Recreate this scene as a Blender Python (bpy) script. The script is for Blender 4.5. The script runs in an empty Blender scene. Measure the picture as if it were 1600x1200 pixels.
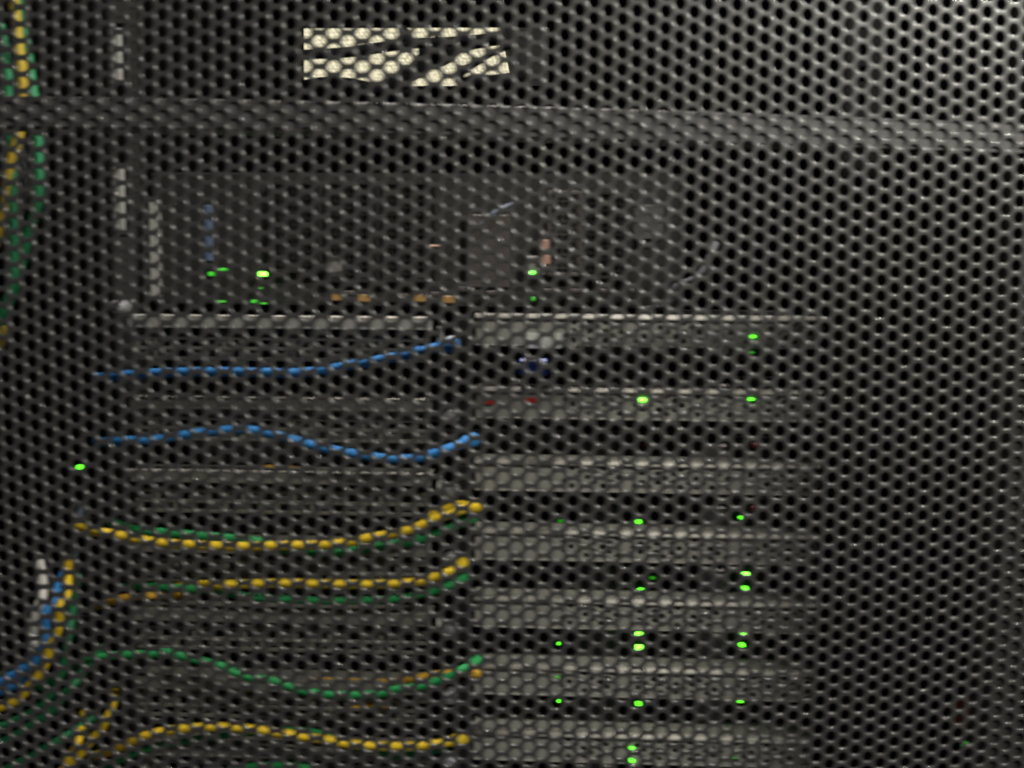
import bpy, math, random
from mathutils import Vector, Matrix
random.seed(7)
S = bpy.context.scene
COL = S.collection
MM = 0.001
BASE = 1.30          # height of the reference hole above the room floor, metres

# ------------------------------------------------------------------ camera
# rack frame: x right (mm), y up (mm), d = depth into the rack behind the door (mm)
def W(x, y, d):
    return Vector((x * MM, d * MM, BASE + y * MM))
CAM = (81.07, -115.38, -486.44)
ROT = ((0.99896916, 0.00864646, -0.04456295),
       (-0.01196605, 0.99712884, -0.07477231),
       (0.04378848, 0.07522847, 0.99620442))      # rows: right, up, back in (x, y, -d)
FPX = 1570.0
cam = bpy.data.cameras.new('camera')
cam.sensor_width = 36.0
cam.lens = 36.0 * FPX / 1600.0
cam.clip_start = 0.02
cam.clip_end = 100
cam.dof.use_dof = True
cam.dof.focus_distance = 60.0
cam.dof.aperture_fstop = 26.0
cam.dof.aperture_ratio = 0.36
co = bpy.data.objects.new('camera', cam)
COL.objects.link(co)
r, u, b = [Vector((q[0], -q[2], q[1])) for q in ROT]
M = Matrix(((r.x, u.x, b.x), (r.y, u.y, b.y), (r.z, u.z, b.z))).to_4x4()
M.translation = W(*CAM)
co.matrix_world = M
S.camera = co

# ------------------------------------------------------------------ world and lamps
w = bpy.data.worlds.new('World')
S.world = w
w.use_nodes = True
bg = w.node_tree.nodes['Background']
bg.inputs[0].default_value = (0.95, 0.90, 0.95, 1)
bg.inputs[1].default_value = 0.07
S.view_settings.view_transform = 'Standard'
S.view_settings.look = 'None'
S.view_settings.gamma = 1
S.view_settings.exposure = 0
S.cycles.sample_clamp_indirect = 3.0

def tube_lamp(name, pos, aim, size, power, colour):
    l = bpy.data.lights.new(name, 'AREA')
    l.shape = 'RECTANGLE'
    l.size, l.size_y = size
    l.energy = power
    l.color = colour
    o = bpy.data.objects.new(name, l)
    COL.objects.link(o)
    o.location = pos
    o.rotation_euler = (aim - pos).to_track_quat('-Z', 'Y').to_euler()
    return o
AIM = W(60, -160, 60)
for k in (0, 1):
    pos = AIM + Vector((1.60, -1.05 - 0.10*k, 1.385))
    l_ = tube_lamp('aisle_lamp', pos, AIM, (1.15, 0.03), 78, (1.0, 0.985, 0.87))
    z_ = (pos - (AIM + Vector((0.9, 0, 0)))).normalized()       # tube lies along the aisle wall, level
    x_ = Vector((1, 0, 0)); z_ = (z_ - x_*z_.dot(x_)).normalized(); y_ = z_.cross(x_)
    l_.rotation_euler = Matrix(((x_.x, y_.x, z_.x), (x_.y, y_.y, z_.y), (x_.z, y_.z, z_.z))).to_euler()
cl_ = tube_lamp('added_fill_lamp', W(50, 800, 95), W(30, -300, 140), (0.30, 0.04), 1.7, (1.0, 0.93, 0.86))  # unseen fill added inside the rack to brighten the arm tops
cl_.data.spread = math.radians(62)

# ------------------------------------------------------------------ materials
def mat(name, col, rough=0.5, metal=0.0, bump=0.0, bscale=600, var=0.0, vscale=60, emit=None, estr=0.0, spec=0.5):
    m = bpy.data.materials.new(name)
    m.use_nodes = True
    nt = m.node_tree
    p = nt.nodes['Principled BSDF']
    p.inputs['Base Color'].default_value = (*col, 1)
    p.inputs['Roughness'].default_value = rough
    p.inputs['Metallic'].default_value = metal
    p.inputs['Specular IOR Level'].default_value = spec
    tc = nt.nodes.new('ShaderNodeTexCoord')
    if bump:
        n = nt.nodes.new('ShaderNodeTexNoise')
        n.inputs['Scale'].default_value = bscale
        n.inputs['Detail'].default_value = 3
        nt.links.new(tc.outputs['Object'], n.inputs['Vector'])
        bp = nt.nodes.new('ShaderNodeBump')
        bp.inputs['Strength'].default_value = bump
        bp.inputs['Distance'].default_value = 0.0004
        nt.links.new(n.outputs['Fac'], bp.inputs['Height'])
        nt.links.new(bp.outputs['Normal'], p.inputs['Normal'])
    if var:
        n = nt.nodes.new('ShaderNodeTexNoise')
        n.inputs['Scale'].default_value = vscale
        n.inputs['Detail'].default_value = 4
        nt.links.new(tc.outputs['Object'], n.inputs['Vector'])
        mx = nt.nodes.new('ShaderNodeMix')
        mx.data_type = 'RGBA'
        mx.inputs[6].default_value = (*[c * (1 - var) for c in col], 1)
        mx.inputs[7].default_value = (*[min(1, c * (1 + var)) for c in col], 1)
        nt.links.new(n.outputs['Fac'], mx.inputs[0])
        nt.links.new(mx.outputs[2], p.inputs['Base Color'])
    if emit:
        p.inputs['Emission Color'].default_value = (*emit, 1)
        p.inputs['Emission Strength'].default_value = estr
    return m
M_DOOR = mat('door_black_powder_coat', (0.018, 0.0174, 0.0168), 0.47, spec=0.65, bump=0.06, bscale=900, var=0.15, vscale=25)
_p = M_DOOR.node_tree.nodes['Principled BSDF']
_p.inputs['Coat Weight'].default_value = 1.0
_p.inputs['Coat Roughness'].default_value = 0.13
_p.inputs['Coat IOR'].default_value = 1.6
M_BAR = mat('crossbar_grey_paint', (0.046, 0.042, 0.043), 0.5, bump=0.2, bscale=500, var=0.12)
M_ZINC = mat('zinc_plated_steel', (0.37, 0.36, 0.325), 0.62, metal=0.25, bump=0.25, bscale=250, var=0.18, vscale=45)
M_ZINC_DULL = mat('dull_plated_steel', (0.17, 0.165, 0.145), 0.55, metal=0.2, bump=0.3, bscale=250, var=0.3, vscale=60)
M_DARK = mat('dark_equipment_steel', (0.012, 0.0118, 0.0117), 0.8, spec=0.12, bump=0.2, var=0.2)
M_BLACK = mat('black_plastic', (0.006, 0.006, 0.0065), 0.8, spec=0.12)
M_VOID = mat('black_cabinet_paint', (0.0018, 0.0018, 0.0018), 1.0, spec=0.02)
M_GREY = mat('grey_plastic', (0.075, 0.072, 0.068), 0.5, bump=0.1, var=0.1)
M_LIGHTGREY = mat('pale_grey_paint', (0.17, 0.165, 0.155), 0.45, bump=0.1, var=0.08)
M_CHROME = mat('thumbscrew_nickel', (0.30, 0.30, 0.32), 0.6, metal=0.5)
M_WHITE = mat('white_plastic', (0.65, 0.66, 0.62), 0.5)
def pvc(n, c):
    return mat(n, c, 0.62, spec=0.3, bump=0.05, bscale=300, var=0.12, vscale=35)
M_CAB = {'yellow': pvc('yellow_cable_jacket', (0.64, 0.44, 0.014)),
         'amber': pvc('amber_cable_jacket', (0.60, 0.34, 0.03)),
         'blue': pvc('blue_cable_jacket', (0.022, 0.165, 0.42)),
         'green': pvc('green_cable_jacket', (0.010, 0.205, 0.055)),
         'grey': pvc('grey_cable_jacket', (0.060, 0.063, 0.072)),
         'white': pvc('off_white_cable_jacket', (0.42, 0.40, 0.38)),
         'shaded': pvc('shaded_yellow_cable_jacket', (0.27, 0.19, 0.010)),  # the yellow jacket again, darkened to paint in the shade at far left
         'shaded_green': pvc('shaded_green_cable_jacket', (0.008, 0.12, 0.045)),  # the green jacket with the left side's shade put into its colour
         'black': mat('black_cable_jacket', (0.005, 0.005, 0.006), 0.9, spec=0.08),
         'slate': pvc('slate_cable_jacket', (0.055, 0.065, 0.09))}
M_LED = mat('lit_green_lamp', (0.05, 0.3, 0.03), 0.3, emit=(0.10, 1.0, 0.02), estr=3.2)
M_LED_HOT = mat('bright_green_lamp', (0.2, 0.5, 0.1), 0.3, emit=(0.19, 1.0, 0.05), estr=5.0)
M_LED_DIM = mat('dimly_lit_green_lamp', (0.03, 0.2, 0.02), 0.3, emit=(0.06, 1.0, 0.02), estr=0.25)
M_RED = mat('dark_red_lens', (0.10, 0.012, 0.012), 0.4)
M_REDTAB = mat('red_plastic', (0.45, 0.02, 0.02), 0.4)
M_ORANGE = mat('orange_brown_label', (0.24, 0.06, 0.025), 0.5, var=0.3)
M_AMBERCON = mat('amber_connector_plastic', (0.16, 0.09, 0.025), 0.5)
M_NAVY = mat('blue_connector_plastic', (0.01, 0.035, 0.22), 0.45)
M_SALMON = mat('faded_salmon_plastic', (0.16, 0.085, 0.065), 0.6)

# ------------------------------------------------------------------ mesh helpers
class MB:
    def __init__(s): s.v = []; s.f = []; s.sm = []
    def quad(s, a, b, c, d, smooth=False):
        i = len(s.v); s.v += [a, b, c, d]; s.f.append((i, i+1, i+2, i+3)); s.sm.append(smooth)
    def box(s, x0, x1, y0, y1, d0, d1, bev=0.0):
        # chamfered box in rack coordinates
        bx = min(bev, (x1-x0)/2.2, (y1-y0)/2.2, (d1-d0)/2.2)
        if bx <= 0:
            P = [W(x, y, d) for d in (d0, d1) for y in (y0, y1) for x in (x0, x1)]
            i = len(s.v); s.v += P
            for f in ((0,1,3,2),(4,6,7,5),(0,4,5,1),(2,3,7,6),(0,2,6,4),(1,5,7,3)):
                s.f.append(tuple(i+k for k in f)); s.sm.append(False)
            return
        import itertools
        i0 = len(s.v); idx = {}
        for sx, sy, sd in itertools.product((0,1),(0,1),(0,1)):
            cx, cy, cd = (x0,x1)[sx], (y0,y1)[sy], (d0,d1)[sd]
            ix, iy, id_ = (cx+bx*(1-2*sx)), (cy+bx*(1-2*sy)), (cd+bx*(1-2*sd))
            for ax, p in (('x',(cx,iy,id_)),('y',(ix,cy,id_)),('d',(ix,iy,cd))):
                idx[(sx,sy,sd,ax)] = len(s.v); s.v.append(W(*p))
        def add(*k): s.f.append(tuple(idx[q] for q in k)); s.sm.append(False)
        for a in (0,1):
            add((a,0,0,'x'),(a,1,0,'x'),(a,1,1,'x'),(a,0,1,'x'))
            add((0,a,0,'y'),(1,a,0,'y'),(1,a,1,'y'),(0,a,1,'y'))
            add((0,0,a,'d'),(1,0,a,'d'),(1,1,a,'d'),(0,1,a,'d'))
            for c in (0,1):
                add((a,c,0,'x'),(a,c,1,'x'),(a,c,1,'y'),(a,c,0,'y'))
                add((a,0,c,'x'),(a,1,c,'x'),(a,1,c,'d'),(a,0,c,'d'))
                add((0,a,c,'y'),(1,a,c,'y'),(1,a,c,'d'),(0,a,c,'d'))
                for e in (0,1): add((a,c,e,'x'),(a,c,e,'y'),(a,c,e,'d'))
    def disc(s, x, y, d0, d1, r, n=20, bev=0.6, inner=0.0):
        prof = [(inner, d0+0.0), (r-bev, d0), (r, d0+bev), (r, d1)]
        if inner > 0: prof = [(inner, d1)] + prof
        i = len(s.v)
        for rr, d in prof:
            for k in range(n):
                a = 2*math.pi*k/n
                s.v.append(W(x+rr*math.cos(a), y+rr*math.sin(a), d))
        for q in range(len(prof)-1):
            for k in range(n):
                k2 = (k+1) % n
                s.f.append((i+q*n+k, i+q*n+k2, i+(q+1)*n+k2, i+(q+1)*n+k)); s.sm.append(False)
    def tube(s, pts, rads, n=12, cap=True):
        i = len(s.v); m = len(pts); up = None
        for k in range(m):
            t = (pts[min(k+1, m-1)] - pts[max(k-1, 0)])
            if t.length < 1e-9: t = Vector((1,0,0))
            t.normalize()
            if up is None:
                up = t.orthogonal().normalized()
            up = (up - t*up.dot(t)).normalized()
            si = t.cross(up)
            for q in range(n):
                a = 2*math.pi*q/n
                s.v.append(pts[k] + (up*math.cos(a) + si*math.sin(a))*rads[k])
        for k in range(m-1):
            for q in range(n):
                q2 = (q+1) % n
                s.f.append((i+k*n+q, i+k*n+q2, i+(k+1)*n+q2, i+(k+1)*n+q)); s.sm.append(True)
        if cap:
            s.f.append(tuple(i+q for q in range(n))[::-1]); s.sm.append(False)
            s.f.append(tuple(i+(m-1)*n+q for q in range(n))); s.sm.append(False)
    def build(s, name, m, parent=None, origin=None):
        me = bpy.data.meshes.new(name)
        o = bpy.data.objects.new(name, me)
        org = origin if origin is not None else (parent.location if parent and parent.type == 'EMPTY' else Vector((0,0,0)))
        me.from_pydata([v - org for v in s.v], [], s.f)
        me.polygons.foreach_set('use_smooth', s.sm)
        me.materials.append(m)
        me.update()
        import bmesh
        bm = bmesh.new(); bm.from_mesh(me)
        bmesh.ops.recalc_face_normals(bm, faces=bm.faces)
        bm.to_mesh(me); bm.free()
        COL.objects.link(o)
        if parent is None: o.location = org
        else:
            o.parent = parent
            if parent.type != 'EMPTY': o.location = (0,0,0)
        return o
def tag(o, label, cat, group=None, kind=None):
    o['label'] = label; o['category'] = cat
    if group: o['group'] = group
    if kind: o['kind'] = kind
    return o
def empty(name, pos, label, cat, group=None):
    o = bpy.data.objects.new(name, None); COL.objects.link(o); o.location = pos
    return tag(o, label, cat, group)
def part_box(name, m, parent, *a, bev=0.4):
    q = MB(); q.box(*a, bev=bev)
    return q.build(name, m, parent, origin=origin_of(parent))
def origin_of(p):
    o = Vector((0,0,0))
    while p is not None: o = o + p.location; p = p.parent
    return o
def at(px, py, d):
    # the point of depth d (mm) seen at photograph pixel (px, py)
    c = ((px-800)/FPX, -(py-600)/FPX, -1.0)
    v = [sum(ROT[i][k]*c[i] for i in range(3)) for k in range(3)]
    t = (-d + CAM[2]) / v[2] if False else ((-d) - (-CAM[2])) / v[2]
    return (CAM[0]+t*v[0], CAM[1]+t*v[1])

# ------------------------------------------------------------------ perforated door
PITCH = 8.0
def bow(x, y):
    return 13.07*((x+161.7)/300)**2 + 13.93*((y+30.96)/300)**2
def B(x, y, d):
    return W(x, y, d + bow(x, y))
door = empty('rack_door', W(60, -160, 0), 'black perforated steel rack door filling the whole frame', 'door')
def perforated(name, cells, hexr, R, prof, m, parent, mapf, n=24):
    """cells: hole centres; each hexagonal cell carries one punched hole whose rim follows prof [(radius, depth)]"""
    vs = []; fs = []; sm = []
    org = origin_of(parent)
    for (cx, cy) in cells:
        i = len(vs)
        ring = []
        for k in range(n):
            a = 2*math.pi*k/n
            q = (math.degrees(a) % 60) - 30
            rr = hexr/math.cos(math.radians(q))
            ring.append((cx+rr*math.cos(a), cy+rr*math.sin(a), prof[0][1]))
        for r_, d_ in prof:
            for k in range(n):
                a = 2*math.pi*k/n
                ring.append((cx+r_*math.cos(a), cy+r_*math.sin(a), d_))
        for k in range(n):
            x, y, _ = ring[k]
            ring.append((x, y, prof[-1][1]))
        vs += [mapf(*p)-org for p in ring]
        nr = len(prof)+1
        for q in range(nr):
            for k in range(n):
                k2 = (k+1) % n
                fs.append((i+q*n+k, i+q*n+k2, i+(q+1)*n+k2, i+(q+1)*n+k))
                sm.append(0 < q < nr-1)
    me = bpy.data.meshes.new(name)
    me.from_pydata(vs, [], fs)
    me.polygons.foreach_set('use_smooth', sm)
    me.materials.append(m); me.update()
    me.flip_normals()
    o = bpy.data.objects.new(name, me); COL.objects.link(o); o.parent = parent
    return o
cells = []
for i in range(-36, 53):
    for j in range(-20, 102):
        if (i+j) % 2 == 0:
            cells.append((i*PITCH*math.sqrt(3)/2, -j*PITCH/2))
perforated('perforated_sheet', cells, 4.0, 3.0,
           [(3.48, 0.0), (3.31, 0.02), (3.15, 0.087), (3.02, 0.19), (2.92, 0.325), (2.86, 0.48), (2.84, 0.65), (2.84, 0.95), (2.89, 1.1)],
           M_DOOR, door, B)
def swept(name, m, parent, prof, along, closed=True):
    """prof: list of (offset, depth); along: list of functions giving the point"""
    q = MB(); n = len(prof); L = len(along)
    for f in along:
        for p in prof: q.v.append(f(*p))
    for k in range(L-1):
        for c in range(n if closed else n-1):
            c2 = (c+1) % n
            q.f.append((k*n+c, k*n+c2, (k+1)*n+c2, (k+1)*n+c)); q.sm.append(False)
    return q.build(name, m, parent, origin=origin_of(parent))
xs = [-250 + 30*k for k in range(21)]
def barf(x):
    yc = -21.4 - 0.0145*(x+200)
    return lambda o, d: B(x, yc+o, d)
swept('crossbar', M_BAR, door, [(-7.4, 1.7), (-6.9, 1.2), (6.9, 1.2), (7.4, 1.7), (7.4, 16), (6.2, 16), (6.2, 3), (-6.2, 3), (-6.2, 16), (-7.4, 16)], [barf(x) for x in xs])
ys = [80-25*k for k in range(22)]
def stilef(y):
    return lambda o, d: B(314+o, y, d)
swept('stile', M_DARK, door, [(0, 1.2), (125, 1.2), (125, 22), (123, 22), (123, 3.2), (1.6, 3.2), (1.6, 22), (0, 22)], [stilef(y) for y in ys])

# ------------------------------------------------------------------ cabinet
rack = empty('server_rack', W(24, -160, 140), 'black server cabinet behind the perforated door', 'rack')
X0, X1 = -330, 420
part_box('side_panel', M_VOID, rack, X0-4, X0, -700, 900, 60, 960, bev=0)
part_box('side_panel', M_VOID, rack, X1, X1+4, -700, 900, 60, 960, bev=0)
part_box('floor_panel', M_VOID, rack, X0, X1, -704, -700, 60, 960, bev=0)
part_box('roof_panel', M_VOID, rack, X0, X1, 900, 904, 60, 960, bev=0)
wx0, wy1 = at(474, 43, 930); wx1, wy0 = at(812, 134, 930)
part_box('blanking_panel', M_VOID, rack, X0, X1, -700, wy0, 930, 934, bev=0)
part_box('blanking_panel', M_VOID, rack, X0, X1, wy1, 900, 930, 934, bev=0)
part_box('blanking_panel', M_VOID, rack, X0, wx0, wy0, wy1, 930, 934, bev=0)
part_box('blanking_panel', M_VOID, rack, wx1+40, X1, wy0, wy1, 930, 934, bev=0)
# slotted posts: light holes of the rails seen dimly at the right
def post(x, d, wdt, m=M_DARK):
    q = MB()
    y = 120.0
    q.box(x-wdt/2, x-3.5, -640, 130, d, d+2, bev=0.3)
    q.box(x+3.5, x+wdt/2, -640, 130, d, d+2, bev=0.3)
    while y > -640:
        q.box(x-3.5, x+3.5, y-6.3, y, d+0.1, d+1.9, bev=0)
        y -= 15.875
    q.box(x+wdt/2-2, x+wdt/2, -640, 130, d+2, d+34, bev=0.3)
    return q.build('mounting_post', m, rack, origin=origin_of(rack))
M_POST = mat('rack_post_paint', (0.006, 0.0058, 0.0056), 0.9, spec=0.1, bump=0.2, var=0.2)
post(268, 150, 24, M_POST)
post(-226, 190, 20, M_DARK)

# ------------------------------------------------------------------ cable arms (zinc brackets) and servers
TOPS = [-118.7, -164.3, -210.2, -254.6, -298.3, -342.3, -385.8, -429.5]
ARM_WORDS = ['topmost', 'second', 'third', 'fourth', 'fifth', 'sixth', 'seventh', 'lowest']
def plate_cells():
    c = []
    for i in range(30):
        for j in range(3):
            c.append((i*5.2, (j-1)*6.0 + (3.0 if i % 2 else 0) - 1.5))
    return c
def make_arm(k):
    yt = TOPS[k]
    lab = {0: 'topmost zinc plated cable arm, white patch on it and a blue socket hanging below',
           1: 'second zinc cable arm, the one with small red tabs',
           2: 'third zinc cable arm from the top with a bright blank left end',
           3: 'fourth zinc cable arm, right of where the yellow and green pair ends',
           4: 'fifth zinc cable arm, just above the brightest stacked green lamps',
           5: 'sixth zinc cable arm, beside the end of the dipping green cable',
           6: 'seventh zinc cable arm, beside the end of the lowest yellow cable',
           7: 'lowest zinc cable arm, cut by the bottom of the picture'}[k]
    o = empty('cable_arm', W(28, yt, 140), lab, 'bracket', 'zinc plated cable arms stacked in the rack')
    # right perforated plate, built from punched cells, with folded flanges
    x0, x1 = 31, 243
    yc = yt-10.6
    prof = [(1.95, 0.0), (1.75, 0.25), (1.75, 1.2)]
    pitch = 5.6
    dx = pitch*math.sqrt(3)/2
    hx = pitch/2/math.cos(math.radians(30))
    cl = []; q = MB()
    nx = int((x1-78)/dx)
    for i in range(nx+1):
        for j in range(-4, 5):
            if (i+j) % 2: continue
            c_ = (82+i*dx, yc-j*pitch/2)
            if i % 14 == 9 or i == 0 or i == nx or abs(j) > 2:
                if abs(j) <= 4 and c_[0] < x1-1:
                    n0 = len(q.v)
                    q.v += [W(c_[0]+hx*math.cos(math.radians(60*z)), max(yt-19.3, min(yt-0.3, c_[1]+hx*math.sin(math.radians(60*z)))), 140) for z in range(6)]
                    q.f.append(tuple(range(n0, n0+6))); q.sm.append(False)
            else: cl.append(c_)
    perforated('perforated_plate', cl, pitch/2, 1.75, prof, M_ZINC, o, lambda x, y, d: W(x, y, 140+d), n=12)
    q.box(x0, 81.0, yt-19.1, yt-2.0, 140.02, 141.2, bev=0.3)      # blank left end
    q.box(80.5, x1, yt-3.4, yt-2.0, 139.9, 141.2, bev=0.2)
    q.box(80.5, x1, yt-19.1, yt-18.0, 139.9, 141.2, bev=0.2)
    b = q.build('plate_border', M_ZINC, o, origin=origin_of(o))
    q = MB()
    rr = 3.6
    pr = [(yt-rr, 138.6)] + [(yt-rr+rr*math.sin(math.radians(a_)), 138.6+rr-rr*math.cos(math.radians(a_))) for a_ in (15, 30, 45, 60, 75, 90)] + [(yt, 162), (yt-1.2, 162), (yt-1.2, 143), (yt-rr, 140.6)]
    for xx in (x0-0.5, x1+3): q.v += [W(xx, a_, b_) for a_, b_ in pr]
    n_ = len(pr)
    for c_ in range(n_):
        q.f.append((c_, (c_+1) % n_, n_+(c_+1) % n_, n_+c_)); q.sm.append(c_ < 6)
    q.f.append(tuple(range(n_))); q.f.append(tuple(range(n_, 2*n_))[::-1]); q.sm += [False, False]
    q.build('top_flange', M_ZINC, o, origin=origin_of(o))
    q = MB()
    q.box(x0-0.5, x1+3, yt-20.4, yt-19.0, 139.7, 158, bev=0.6)
    q.build('bottom_flange', M_ZINC, o, origin=origin_of(o))
    # hinge with thumbscrew and white tag
    q = MB()
    q.box(18, 29, yt-34, yt-4, 136, 139, bev=0.6)
    h = q.build('hinge', M_DARK, o, origin=origin_of(o))
    q = MB(); q.disc(16.5, yt-18.5, 127, 136, 4.6, n=24, bev=1.2)
    q.disc(16.5, yt-18.5, 126.4, 127.2, 2.2, n=16, bev=0.3)
    q.build('thumbscrew', M_CHROME, o, origin=origin_of(o))
    if k in (0, 2, 4):
        part_box('tag', M_WHITE, o, 8.2, 11.6, yt-19, yt-8, 128, 129, bev=0.2)
    # left slotted arm
    m = M_ZINC_DULL
    yl = yt-2.5 if k == 0 else yt-7.0-0.6*k
    q = MB()
    q.box(-186, 4, yl-8.2, yl-1.2, 129.6, 131.2, bev=0.4)
    q.box(-188, 4, yl-1.4, yl, 129.4, 150, bev=0.6)
    q.build('channel_lip', M_ZINC if k == 0 else m, o, origin=origin_of(o))
    q = MB()
    x = -184.0
    while x < -6:
        q.box(x, x+2.6, yl-27, yl-9, 136, 137, bev=0.2)
        x += 11.0
    for yy in (yl-15.6, yl-22.2, yl-28.6):
        q.box(-186, 2, yy, yy+2.3, 135.6, 137.2, bev=0.3)
    q.build('slotted_channel', m, o, origin=origin_of(o))
    return o
arms = [make_arm(k) for k in range(8)]
# patches and tabs seen on the first arms
a0 = arms[0]
part_box('white_patch', M_WHITE, a0, 62, 84, TOPS[0]-21.5, TOPS[0]-12, 139.0, 139.9, bev=0.1)
t = empty('video_socket', W(66, TOPS[0]-32, 132), 'dark blue plug hanging below the topmost zinc arm', 'plug')
part_box('shell', M_NAVY, t, 58, 76, TOPS[0]-38, TOPS[0]-27.5, 128, 150, bev=1.5)
for (u_, v_) in ((829, 626), (764, 628)):
    x, y = at(u_, v_, 139)
    part_box('red_tab', M_REDTAB, arms[1], x-3.4, x+3.4, y-1.6, y+1.8, 138.4, 139.6, bev=0.4)

# servers behind the arms
LEDROW = [[(1177,526,1),(1175,551,0)], [(1004,625,2),(1174,624,1)], [(1007,695,3),(1180,697,3)], [(998,816,1),(1160,810,1),(876,815,0),(1006,800,3),(1178,796,3)],
          [(1002,903,0),(1002,923,1),(1166,899,2),(1165,920,1),(1020,904,0)], [(999,993,2),(999,1013,2),(1160,989,2),(1160,1009,1),(873,1007,0.5)],
          [(998,1101,1),(1157,1096,1),(873,1097,0.5),(871,1059,0)], [(987,1170,1),(988,1190,1),(1147,1185,0)]]
SD = 250
M_HANDLE = mat('grey_supply_handle', (0.11, 0.10, 0.10), 0.6, var=0.25, vscale=90)
SLAB = ['black server behind the topmost zinc arm with one small green lamp at right',
        'black server whose left green lamp is the brightest of all',
        'black server with only two dark red lenses, above the yellow and green pair',
        'black server with one green lamp over each dark handle, fourth down',
        'black server with two bright stacked lamps at right and a thin one at left',
        'black server with two pairs of stacked green lamps',
        'black server with a single green lamp left and right, sixth arm above it',
        'lowest black server with a stacked green pair at left']
for k in range(8):
    yc = at(1000, (526, 625, 705, 813, 909, 1001, 1096, 1183)[k], SD)[1]
    yt = yc + 20 if k != 2 else yc+14
    H = 40
    s = empty('rack_server', W(24, yt-44, SD), SLAB[k], 'server', 'rack servers stacked in the cabinet')
    part_box('case', M_DARK, s, -195, 243, yt-H, yt, SD+6, SD+520, bev=1)
    part_box('rear_panel', M_DARK, s, -194, 30, yt-H+1, yt-1, SD+2, SD+6.2, bev=0.5)
    for px_, h0, h1 in ((36, 66, 90), (140, 48, 66)):
        pb = part_box('power_supply', M_BLACK, s, px_, px_+100, yt-H+2, yt-2, SD+1, SD+8, bev=0.8)
        q = MB()
        for n_ in range(5):
            q.disc(px_+24, yt-H/2, SD-0.2, SD+0.9, 3.0+3.0*n_, n=24, bev=0.3, inner=2.1+3.0*n_)
        q.build('fan_guard', M_DARK, pb, origin=origin_of(pb))
        hd = MB(); hd.box(px_+h0, px_+h1, yt-H+6, yt-7, SD-9, SD+1, bev=1.6)
        hd.build('handle', M_HANDLE, pb, origin=origin_of(pb))
    q = MB()
    for n_ in range(18):
        q.box(-186+n_*11.5, -178+n_*11.5, yt-H+6, yt-H+20, SD+0.5, SD+2, bev=0.3)
    q.build('vent_row', M_BLACK, s, origin=origin_of(s))
    for (u_, v_, st) in LEDROW[k]:
        on_arm = (v_ < 640) or (v_ == 1059) or (v_ > 1150)
        D_ = 141.5 if on_arm else SD
        small = 0.45 if on_arm else 0.60
        x, y = at(u_, v_, D_-3)
        e = MB()
        sx, sy = {0: (3.2, 1.4), 0.5: (1.4, 1.3), 1: (3.4, 1.9), 2: (4.2, 2.6), 3: (3.5, 3.2)}[st]
        sx *= small; sy *= small
        e.box(x-sx, x+sx, y-sy, y+sy, D_-3, D_+1.2, bev=0.6)
        par = {0: arms[0], 1: arms[1], 6: arms[5], 7: arms[6]}.get(k, s) if on_arm else s
        o = e.build('indicator_lamp', {0: M_LED_DIM, 3: M_RED, 2: M_LED_HOT}.get(st, M_LED), par, origin=origin_of(par))
        o['label'] = {0: 'faint green lamp', 0.5: 'tiny green lamp', 1: 'lit green lamp', 2: 'bright green lamp', 3: 'dark red lens'}[st]

# ------------------------------------------------------------------ upper chassis
CD = 215
cx0, _ = at(236, 400, CD); cx1, _ = at(1062, 400, CD)
_, ct = at(640, 268, CD); _, cb = at(640, 480, CD)
ch = empty('storage_chassis', W((cx0+cx1)/2, cb, CD), 'tall dark chassis with wire fan guards above the topmost zinc arm', 'server')
part_box('case', M_DARK, ch, cx0, cx1, cb, ct, CD+8, CD+500, bev=0.1)
M_PANEL = mat('chassis_rear_panel', (0.010, 0.0095, 0.0093), 0.9, spec=0.1, bump=0.2, var=0.2)
part_box('rear_panel', M_PANEL, ch, cx0, cx0+72, cb+1, ct-1, CD+3, CD+8.2, bev=0.6)
x, _ = at(241, 400, CD-4)
y1_ = at(241, 311, CD-4)[1]; y0_ = at(241, 464, CD-4)[1]
part_box('edge_trim', M_LIGHTGREY, ch, x-2.4, x+2.6, y0_, y1_, CD-6, CD+3.5, bev=0.5)
x, _ = at(324, 400, CD-2)
y1_ = at(324, 320, CD-2)[1]; y0_ = at(324, 408, CD-2)[1]
part_box('blue_strip', mat('slate_blue_strip', (0.035, 0.05, 0.085), 0.5), ch, x-2.4, x+2.6, y0_, y1_, CD-1, CD+3.2, bev=0.5)
def fan_guard(u0, u1, v0, v1, step=4.6, wire=0.9, m=M_PANEL, backm=M_BLACK):
    x0, y1 = at(u0, v0, CD+2); x1, y0 = at(u1, v1, CD+2)
    f = part_box('fan_module', backm, ch, x0, x1, y0, y1, CD+5, CD+8.4, bev=0.4)
    q = MB()
    x = x0
    while x < x1:
        q.box(x, x+wire, y0, y1, CD+2, CD+3, bev=0); x += step
    y = y0
    while y < y1:
        q.box(x0, x1, y, y+wire, CD+3.1, CD+4, bev=0); y += step
    q.box(x0, x1, y1-2, y1+1, CD+1, CD+5, bev=0.4); q.box(x0, x1, y0-1, y0+1.5, CD+1, CD+5, bev=0.4)
    q.box(x0-1, x0+1.5, y0, y1, CD+0.9, CD+5, bev=0.4); q.box(x1-1.5, x1+1, y0, y1, CD+0.9, CD+5, bev=0.4)
    q.build('wire_grid', m, f, origin=origin_of(f))
fan_guard(425, 500, 285, 425)
fan_guard(512, 590, 285, 440)
fan_guard(600, 680, 285, 440)
M_WARM = mat('warm_brown_panel', (0.015, 0.0105, 0.009), 0.6, var=0.2)
x0, y1 = at(728, 335, CD+2); x1, y0 = at(795, 450, CD+2)
part_box('warm_cover', M_WARM, ch, x0, x1, y0, y1, CD+2, CD+8.3, bev=0.8)
fan_guard(858, 905, 300, 430, m=M_WARM)
fan_guard(912, 985, 300, 435, step=4.2)
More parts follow.
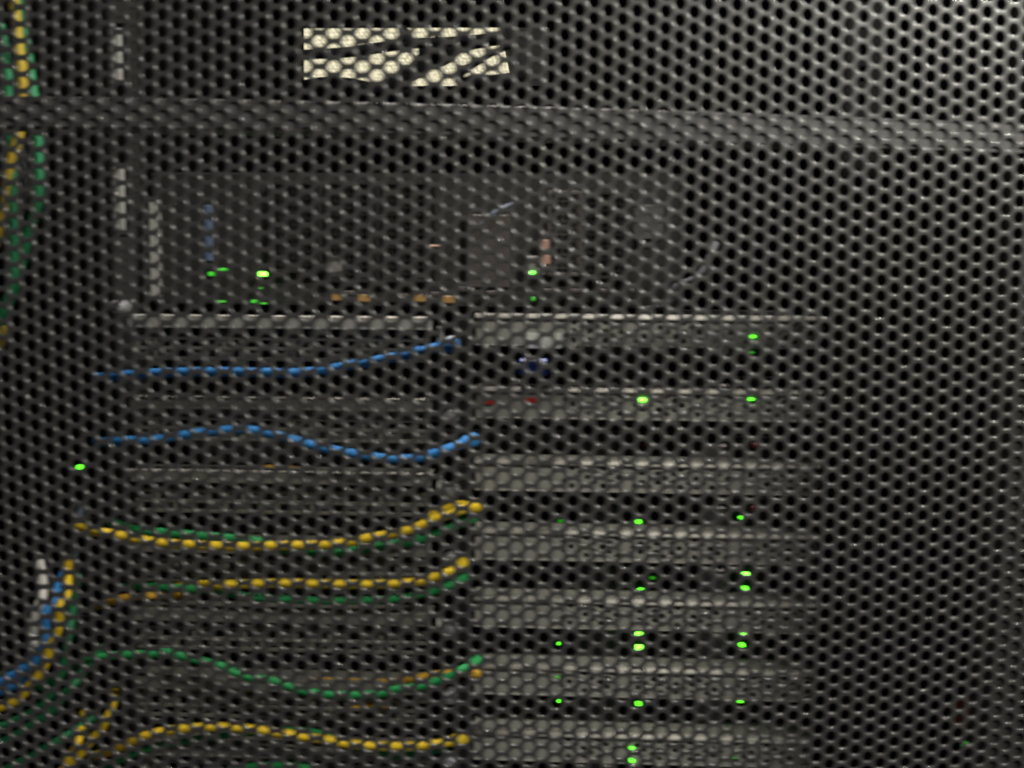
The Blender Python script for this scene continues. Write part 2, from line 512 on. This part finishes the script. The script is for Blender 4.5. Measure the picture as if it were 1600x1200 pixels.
x0, y1 = at(990, 320, CD+2); x1, y0 = at(1035, 375, CD+2)
part_box('grey_cover', mat('charcoal_plastic', (0.030, 0.029, 0.028), 0.7, spec=0.2), ch, x0, x1, y0, y1, CD+1, CD+8.3, bev=0.8)
for (u_, v_, m) in ((848, 382, M_SALMON), (850, 406, M_SALMON), (680, 379, M_SALMON)):
    x, y = at(u_, v_, CD-2)
    part_box('salmon_latch', m, ch, x-4, x+4, y-3.5, y+3.5 if u_ > 700 else y-1.5, CD-3, CD+3, bev=0.8)
x, y = at(838, 418, CD-2)
part_box('lamp_bezel', M_GREY, ch, x-6, x+6, y-5, y+8, CD-0.5, CD+3, bev=0.6)
x, y = at(520, 413, CD-2)
part_box('grey_button', M_GREY, ch, x-5, x+5, y-6, y+6, CD-1, CD+3, bev=1)
q = MB()
x0, y1 = at(240, 474, 190); x1, y0 = at(1050, 481, 190)
q.box(x0, x1, y0, y1, 188, CD+9, bev=0.7)
q.build('shelf_lip', M_ZINC_DULL, ch, origin=origin_of(ch))
for (u_, v_) in ((527,464),(545,458),(568,466),(628,462),(655,466),(683,460),(700,468),(722,452),(770,458),(858,455),(900,455),(945,455),(992,455)):
    x, y = at(u_, v_, CD-2)
    big = v_ > 463
    m = M_AMBERCON if big else M_WARM
    part_box('connector', m, ch, x-4, x+4, y-(2.6 if big else 1.6), y+(2.6 if big else 1.6), CD-3, CD+3, bev=0.6)
for (u_, v_, sx, sy, st) in ((330,428,3.2,2.4,.5),(348,421,4.6,1.5,.5),(410,428,4.4,2.6,1),(398,471,4,2,.3),(410,474,4,1,.3),(832,426,3.2,1.8,1),(345,471,5,1.2,0),(833,467,2.4,2.4,0),(405,450,3,1.3,0)):
    x, y = at(u_, v_, CD-2)
    e = MB(); e.box(x-sx*.52, x+sx*.52, y-sy*.6, y+sy*.6, CD-4, CD+2, bev=0.6)
    mm = M_LED_HOT if st == 1 and u_ == 410 else M_LED if st == 1 else M_LED_DIM if st == 0 else None
    if mm is None:
        mm = bpy.data.materials.get('half_lit_green_lamp') or mat('half_lit_green_lamp', (0.03,0.2,0.02), 0.3, emit=(0.05,1.0,0.02), estr=0.45)
    o = e.build('indicator_lamp', mm, ch, origin=origin_of(ch))
    o['label'] = 'bright green lamp' if st == 1 else 'soft green lamp'

# ------------------------------------------------------------------ cables
def spline(pts, sub=8):
    out = []
    n = len(pts)
    for k in range(n-1):
        p0, p1, p2, p3 = pts[max(k-1,0)], pts[k], pts[k+1], pts[min(k+2,n-1)]
        for s_ in range(sub):
            t_ = s_/sub
            out.append(0.5*((2*p1)+(p2-p0)*t_+(2*p0-5*p1+4*p2-p3)*t_*t_+(3*p1-p0-3*p2+p3)*t_**3))
    out.append(pts[-1])
    return out
def cable(colour, px, label, depth=118, r=3.0, group=None, plug=False, name='patch_cable'):
    pts = []
    for p in px:
        d = depth if len(p) == 2 else p[2]
        x, y = at(p[0], p[1], d)
        pts.append(W(x, y, d))
    sp = spline(pts)
    q = MB(); q.tube(sp, [r*MM]*len(sp))
    org = sp[0].copy()
    o = q.build(name, M_CAB[colour], None, origin=org)
    tag(o, label, 'cable', group)
    if plug:
        e = sp[-1]; t_ = (sp[-1]-sp[-4]).normalized()
        b = MB()
        b.tube([e-t_*0.010, e-t_*0.006, e+t_*0.002, e+t_*0.003], [r*MM*1.05, r*MM*1.35, r*MM*1.6, r*MM*1.5], n=10)
        b.build('boot', M_CAB[colour], o, origin=org)
    return o
H = 'patch cables hanging across the left half of the rack'
V = 'cables running down the left side of the rack'
cable('blue', [(150,590,150),(178,588,126),(240,583),(330,581),(415,582),(458,583),(502,579),(545,571),(590,563),(632,555),(668,546),(708,539,124)],
      'upper of the two blue cables, rising to the topmost zinc arm', group=H, plug=True)
cable('blue', [(150,691,150),(178,690,126),(215,688),(250,686),(290,679),(330,674),(370,671),(400,673),(440,682),(482,694),(515,702),(548,708),(585,714),(612,717),(650,716),(678,709),(705,700),(737,688,130)],
      'lower of the two blue cables, humped at left and sagging at right', group=H, plug=True)
cable('yellow', [(118,822,155),(140,829,130),(160,832),(190,837),(220,843),(253,848),(295,851),(338,853),(380,854),(422,853),(465,852),(507,851),(545,847),(572,841),(600,836),(635,829),(660,820),(682,810),(705,803),(722,796),(742,790,130)],
      'topmost yellow cable, sagging above its green neighbour', group=H, plug=True)
cable('green', [(170,815,160),(215,829,134),(265,833),(310,837),(355,841),(400,846),(450,858),(520,863),(560,859),(590,854),(620,850),(655,843),(680,833),(705,824),(734,808,134)],
      'green cable dipping behind and below the topmost yellow cable', depth=128, group=H, plug=True)
cable('yellow', [(660,812,128),(690,797,128),(722,787,130),(742,800,136)],
      'short yellow cable end curling over the topmost yellow cable', depth=128, r=2.2, group=H)
cable('yellow', [(270,918,140),(310,914,128),(340,914),(360,913),(400,912),(446,911),(487,912),(530,912.5),(572,913),(615,912),(650,909),(678,902),(705,892),(724,882,130)],
      'second yellow cable from the top, nearly level with a green one under it', group=H, plug=True)
cable('green', [(190,918,160),(215,917,140),(250,917),(295,920),(345,923),(370,929),(400,933),(446,936),(490,938),(530,938.5),(572,938),(615,936),(650,930),(678,924),(700,915),(722,904,134)],
      'green cable running just under the second yellow cable', depth=124, r=2.6, group=H, plug=True)
cable('amber', [(150,948,170),(172,941,145),(193,934),(232,931),(262,929,150),(290,932,180)],
      'short amber cable at left below the second green cable', depth=138, r=2.4, group=H)
cable('green', [(60,1075,140),(110,1042,132),(150,1028),(197,1023),(240,1022),(262,1019),(282,1025),(315,1033),(345,1040),(365,1050),(388,1058),(428,1064),(450,1072),(480,1081),(512,1085),(553,1086),(595,1084),(617,1077),(655,1073),(680,1065),(705,1056),(722,1046),(745,1034,128)],
      'green cable arching at left, dipping low and rising to the sixth zinc arm', depth=118, r=2.7, group=H, plug=True)
cable('amber', [(225,1050,160),(262,1060,145),(305,1064),(325,1069),(368,1072),(410,1076),(440,1068),(470,1065),(512,1065),(553,1066),(595,1067),(630,1064,128),(660,1058,124),(700,1051,128),(742,1050,138)],
      'dull amber cable just above the dipping green cable', depth=134, r=2.5, group=H, plug=True)
cable('amber', [(520,1112,150),(550,1106),(575,1101),(600,1104),(630,1112,150)],
      'short amber loop under the dipping green cable', depth=140, r=2.0, group=H)
cable('yellow', [(150,1180,140),(183,1170,126),(226,1150),(255,1143),(289,1138),(350,1136),(411,1141),(432,1145),(452,1147),(472,1151),(513,1156),(535,1161),(577,1165),(618,1166),(660,1165),(690,1161),(722,1154,126)],
      'lowest yellow cable, arching at left and sagging at right', group=H, plug=True)
cable('green', [(150,1208,150),(185,1190,134),(230,1170),(290,1158),(350,1149),(420,1143),(490,1144),(560,1168),(600,1178),(640,1180),(700,1168,134)],
      'green cable passing behind the lowest yellow cable', depth=128, r=2.3, group=H)
cable('green', [(330,1215,140),(380,1200,130),(430,1196),(480,1200),(560,1216,140)],
      'green cable along the bottom edge of the picture', depth=128, r=2.3, group=H)
cable('amber', [(300,742,175),(340,734),(380,737,162),(418,731),(460,733),(482,737),(515,747,180)],
      'faint amber cable lying along the third left arm below the blue cables', depth=148, r=1.8, group=H)
# left-hand bundle, lower
cable('white', [(60,870,170),(66,900,140),(66,930,118),(58,955),(52,990),(53,1008),(46,1026,150),(30,1050,210)],
      'off white cable, leftmost of the lower left bundle', depth=112, r=3.1, group=V)
cable('blue', [(118,860,170),(98,900,140),(85,937,118),(72,957),(70,977),(70,1000),(54,1034),(34,1046),(15,1058),(-20,1075)],
      'blue cable between the white and yellow ones at lower left', depth=112, r=2.9, group=V)
cable('blue', [(66,1010,124),(52,1048),(35,1064),(18,1074),(-20,1090)],
      'second blue cable tucked under the first at lower left', depth=122, r=2.6, group=V)
cable('yellow', [(108,870,165),(106,905,128),(104,928,118),(95,948),(92,966),(89,988),(80,1008),(75,1023),(68,1042),(58,1058),(45,1072),(34,1087),(17,1099),(-20,1112)],
      'yellow cable curving down beside the blue one at lower left', depth=112, r=2.9, group=V)
cable('shaded_green', [(122,900,165),(114,950,135),(108,990),(99,1032),(94,1057),(77,1090),(60,1106),(42,1117),(20,1128),(-20,1144)],
      'inner shaded green cable sweeping out at lower left', depth=120, r=2.6, group=V)
cable('shaded_green', [(160,1010,150),(138,1036,130),(117,1068),(102,1084),(80,1112),(60,1125),(42,1137),(22,1150),(-20,1172)],
      'outer shaded green cable sweeping out at lower left', depth=116, r=2.7, group=V)
cable('shaded_green', [(150,1120,140),(110,1145,125),(85,1160),(65,1172),(45,1185),(25,1193),(-15,1215)],
      'third shaded green cable crossing the lower left corner', depth=118, r=2.6, group=V)
cable('yellow', [(180,1080,150),(175,1105,130),(168,1119),(160,1137),(146,1152),(125,1180),(105,1196),(85,1215)],
      'right strand of the forked yellow cables near the bottom left', depth=120, r=2.5, group=V)
cable('yellow', [(132,1110,150),(127,1138,130),(122,1158),(116,1172),(106,1190),(92,1215)],
      'left strand of the forked yellow cables near the bottom left', depth=116, r=2.5, group=V)
cable('slate', [(130,790,160),(125,803),(124,822),(112,850),(108,880,160)], 'dark blue cable end left of the topmost yellow cable', depth=150, r=2.2, group=V)
# left-hand bundle, upper
cable('shaded', [(18,-30),(22,5),(27,53),(30,79),(34,105),(37,157),(28,215),(12,275),(5,330),(-12,390)],
      'shaded yellow cable at the top left corner', depth=112, r=3.1, group=V)
cable('shaded_green', [(30,-30,130),(40,60,128),(52,147),(60,210),(62,275),(60,300),(57,325),(44,365),(38,392),(22,450),(5,495),(-6,530),(-20,570)],
      'right shaded green cable below the crossbar at far left', depth=120, r=2.9, group=V)
cable('shaded_green', [(0,40,130),(13,110),(14,145),(18,210),(20,290),(22,352),(21,405),(21,430),(14,462),(3,490),(-20,540)],
      'left shaded green cable below the crossbar at far left', depth=114, r=2.9, group=V)
cable('grey', [(42,-30),(40,60),(34,200),(40,285),(35,330),(12,400),(8,520),(-20,620)],
      'thin grey cable in the upper left bundle', depth=128, r=1.6, group=V)
cable('shaded', [(-12,470,125),(2,516,120),(-10,560,125)], 'short piece of shaded yellow cable at the far left edge', depth=120, r=3.0, group=V)
# grey cables over the chassis
cable('grey', [(1118,380,205),(1108,404,200),(1092,432),(1058,448),(1048,470),(1030,480),(1000,486,205)],
      'grey cable looping down beside the tall chassis', depth=195, r=2.6)
cable('slate', [(725,372,205),(742,358),(758,344),(775,330),(800,318,205)], 'thin slate cable slanting across the tall chassis', depth=198, r=1.3)
# grey upright pieces at left
q = MB()
x, y1 = at(182, 46, 150); _, y0 = at(182, 360, 150)
up = empty('hinge_strip', W(x, y0, 150), 'pale grey upright strip left of the tall chassis', 'strip')
for (va, vb) in ((46, 134), (262, 362)):
    xx, ya = at(183 if va < 100 else 187, va, 150); _, yb = at(183, vb, 150)
    part_box('plate', M_LIGHTGREY, up, xx-3.6, xx+3.6, yb, ya, 146, 149, bev=0.6)
part_box('backing', M_VOID, up, x-5, x+7, y0-4, y1+4, 150, 152, bev=0.3)
x, y = at(194, 480, 140)
ts = MB(); ts.disc(x, y, 128, 140, 4.6, n=24, bev=1.2)
o = ts.build('thumbscrew', M_CHROME, None, origin=W(x, y, 140)); tag(o, 'round grey thumbscrew at the left end of the topmost zinc arm', 'screw')
ts = MB(); ts.disc(x, y, 126.8, 128.2, 2.0, n=16, bev=0.3); ts.build('slot_cap', M_DARK, o, origin=W(x, y, 140))

# power strips at both sides
pd = empty('power_strip', W(*at(122, 900, 172), 172), 'black upright power strip with a green lamp at left', 'power strip')
x, y = at(124, 730, 170)
part_box('housing', M_VOID, pd, x-16, x+16, -520, 100, 172, 210, bev=2)
e = MB(); e.box(x-1.8, x+1.8, y-1.3, y+1.3, 169, 173, bev=0.8); e.build('indicator_lamp', M_LED, pd, origin=origin_of(pd))
for n_ in range(12):
    part_box('socket', M_DARK, pd, x-9, x+9, y+20-n_*34, y+34-n_*34, 170.6, 172.2, bev=0.8) if n_ not in (0, 1) else None
pd2 = empty('power_strip', W(*at(1500, 1100, 172), 172), 'black upright power strip with an orange brown label at right', 'power strip')
x, y = at(1511, 1110, 172)
part_box('housing', M_VOID, pd2, x-22, x+18, -520, 100, 172, 210, bev=2)
part_box('label', M_ORANGE, pd2, x-8, x+9, y-10, y+9, 170.6, 171.9, bev=0.2)
x, y = at(1512, 1165, 170)
e = MB(); e.box(x-4, x+4, y-2, y+2, 169, 172.4, bev=0.6); e.build('indicator_lamp', M_LED_DIM, pd2, origin=origin_of(pd2))

# ------------------------------------------------------------------ room beyond: ceiling light seen through the open bay
cz = W(0, 1200, 0).z
q = MB()
for (a, b_, c, d_) in ((-2500, 1500, 3300, 7500),):
    q.box(a, b_, 1092, 1105, c, d_, bev=0)
cl = q.build('ceiling', mat('ceiling_tile_paint', (0.35, 0.33, 0.28), 0.8, bump=0.3, bscale=60), None, origin=W(0, 1092, 5000))
cl['kind'] = 'structure'
lf = empty('ceiling_light', W(-760, 1091, 4500), 'long prismatic ceiling light glowing beyond the rack, crossed by black cables', 'light')
part_box('housing', M_LIGHTGREY, lf, -1460, -152, 1066, 1091, 3760, 5060, bev=4)
m = bpy.data.materials.new('prismatic_diffuser'); m.use_nodes = True
nt = m.node_tree; p = nt.nodes['Principled BSDF']
p.inputs['Base Color'].default_value = (0.6, 0.6, 0.55, 1)
tc = nt.nodes.new('ShaderNodeTexCoord')
vo = nt.nodes.new('ShaderNodeTexVoronoi'); vo.inputs['Scale'].default_value = 55; vo.inputs['Randomness'].default_value = 0.5
mp = nt.nodes.new('ShaderNodeMapping'); mp.inputs['Scale'].default_value = (1, 0.28, 1)
nt.links.new(tc.outputs['Object'], mp.inputs['Vector']); nt.links.new(mp.outputs['Vector'], vo.inputs['Vector'])
mr = nt.nodes.new('ShaderNodeMapRange'); mr.inputs['From Max'].default_value = 0.7
mr.inputs['To Min'].default_value = 1.35; mr.inputs['To Max'].default_value = 0.42
nt.links.new(vo.outputs['Distance'], mr.inputs['Value'])
nt.links.new(mr.outputs['Result'], p.inputs['Emission Strength'])
p.inputs['Emission Color'].default_value = (1.0, 0.92, 0.62, 1)
q = MB(); q.box(-1440, -172, 1060, 1066, 3780, 5040, bev=2)
q.build('diffuser', m, lf, origin=origin_of(lf))
# black cables that cross the bay opening
def bar(px, rads, label, depth=420):
    pts = [W(*at(a, b_, depth), depth) for a, b_ in px]
    n = 6; sp = spline(pts, n); rr = []
    for k in range(len(rads)-1):
        for s_ in range(n): rr.append(rads[k]+(rads[k+1]-rads[k])*s_/n)
    rr.append(rads[-1])
    sc = (depth+486)/FPX
    q = MB(); q.tube(sp, [v*sc*MM for v in rr], n=14)
    o = q.build('power_cable', M_CAB['black'], None, origin=sp[0].copy())
    tag(o, label, 'cable', 'black cables crossing the glowing ceiling light')
bar([(440,86),(480,85),(540,82),(590,75),(640,68),(680,67),(730,63),(790,60)], [7,7.5,8,8.5,8,8,7,9], 'black cable running level between the two bright bands')
bar([(628,42),(631,50),(634,66)], [6,8,9], 'black cable dropping through the upper bright band')
bar([(692,68),(668,92),(646,112),(616,130),(580,142)], [16,15,13,10,8], 'thick black cable slanting below the upper bright band', 440)
bar([(655,84),(690,84),(722,70),(790,58)], [13,19,11,10], 'black cable above the small bright chevrons', 450)
bar([(715,130),(722,112),(742,100),(768,84),(800,70)], [6,7,5,4.5,5], 'thin black cable between the two small bright chevrons', 430)
bar([(440,143),(500,132),(545,132),(590,140),(650,146)], [10,11,10,9,8], 'black cable along the bottom left of the glowing light', 450)
bar([(716,134),(738,127),(775,128),(830,118)], [6,10,11,10], 'black cable along the bottom right of the glowing light', 455)
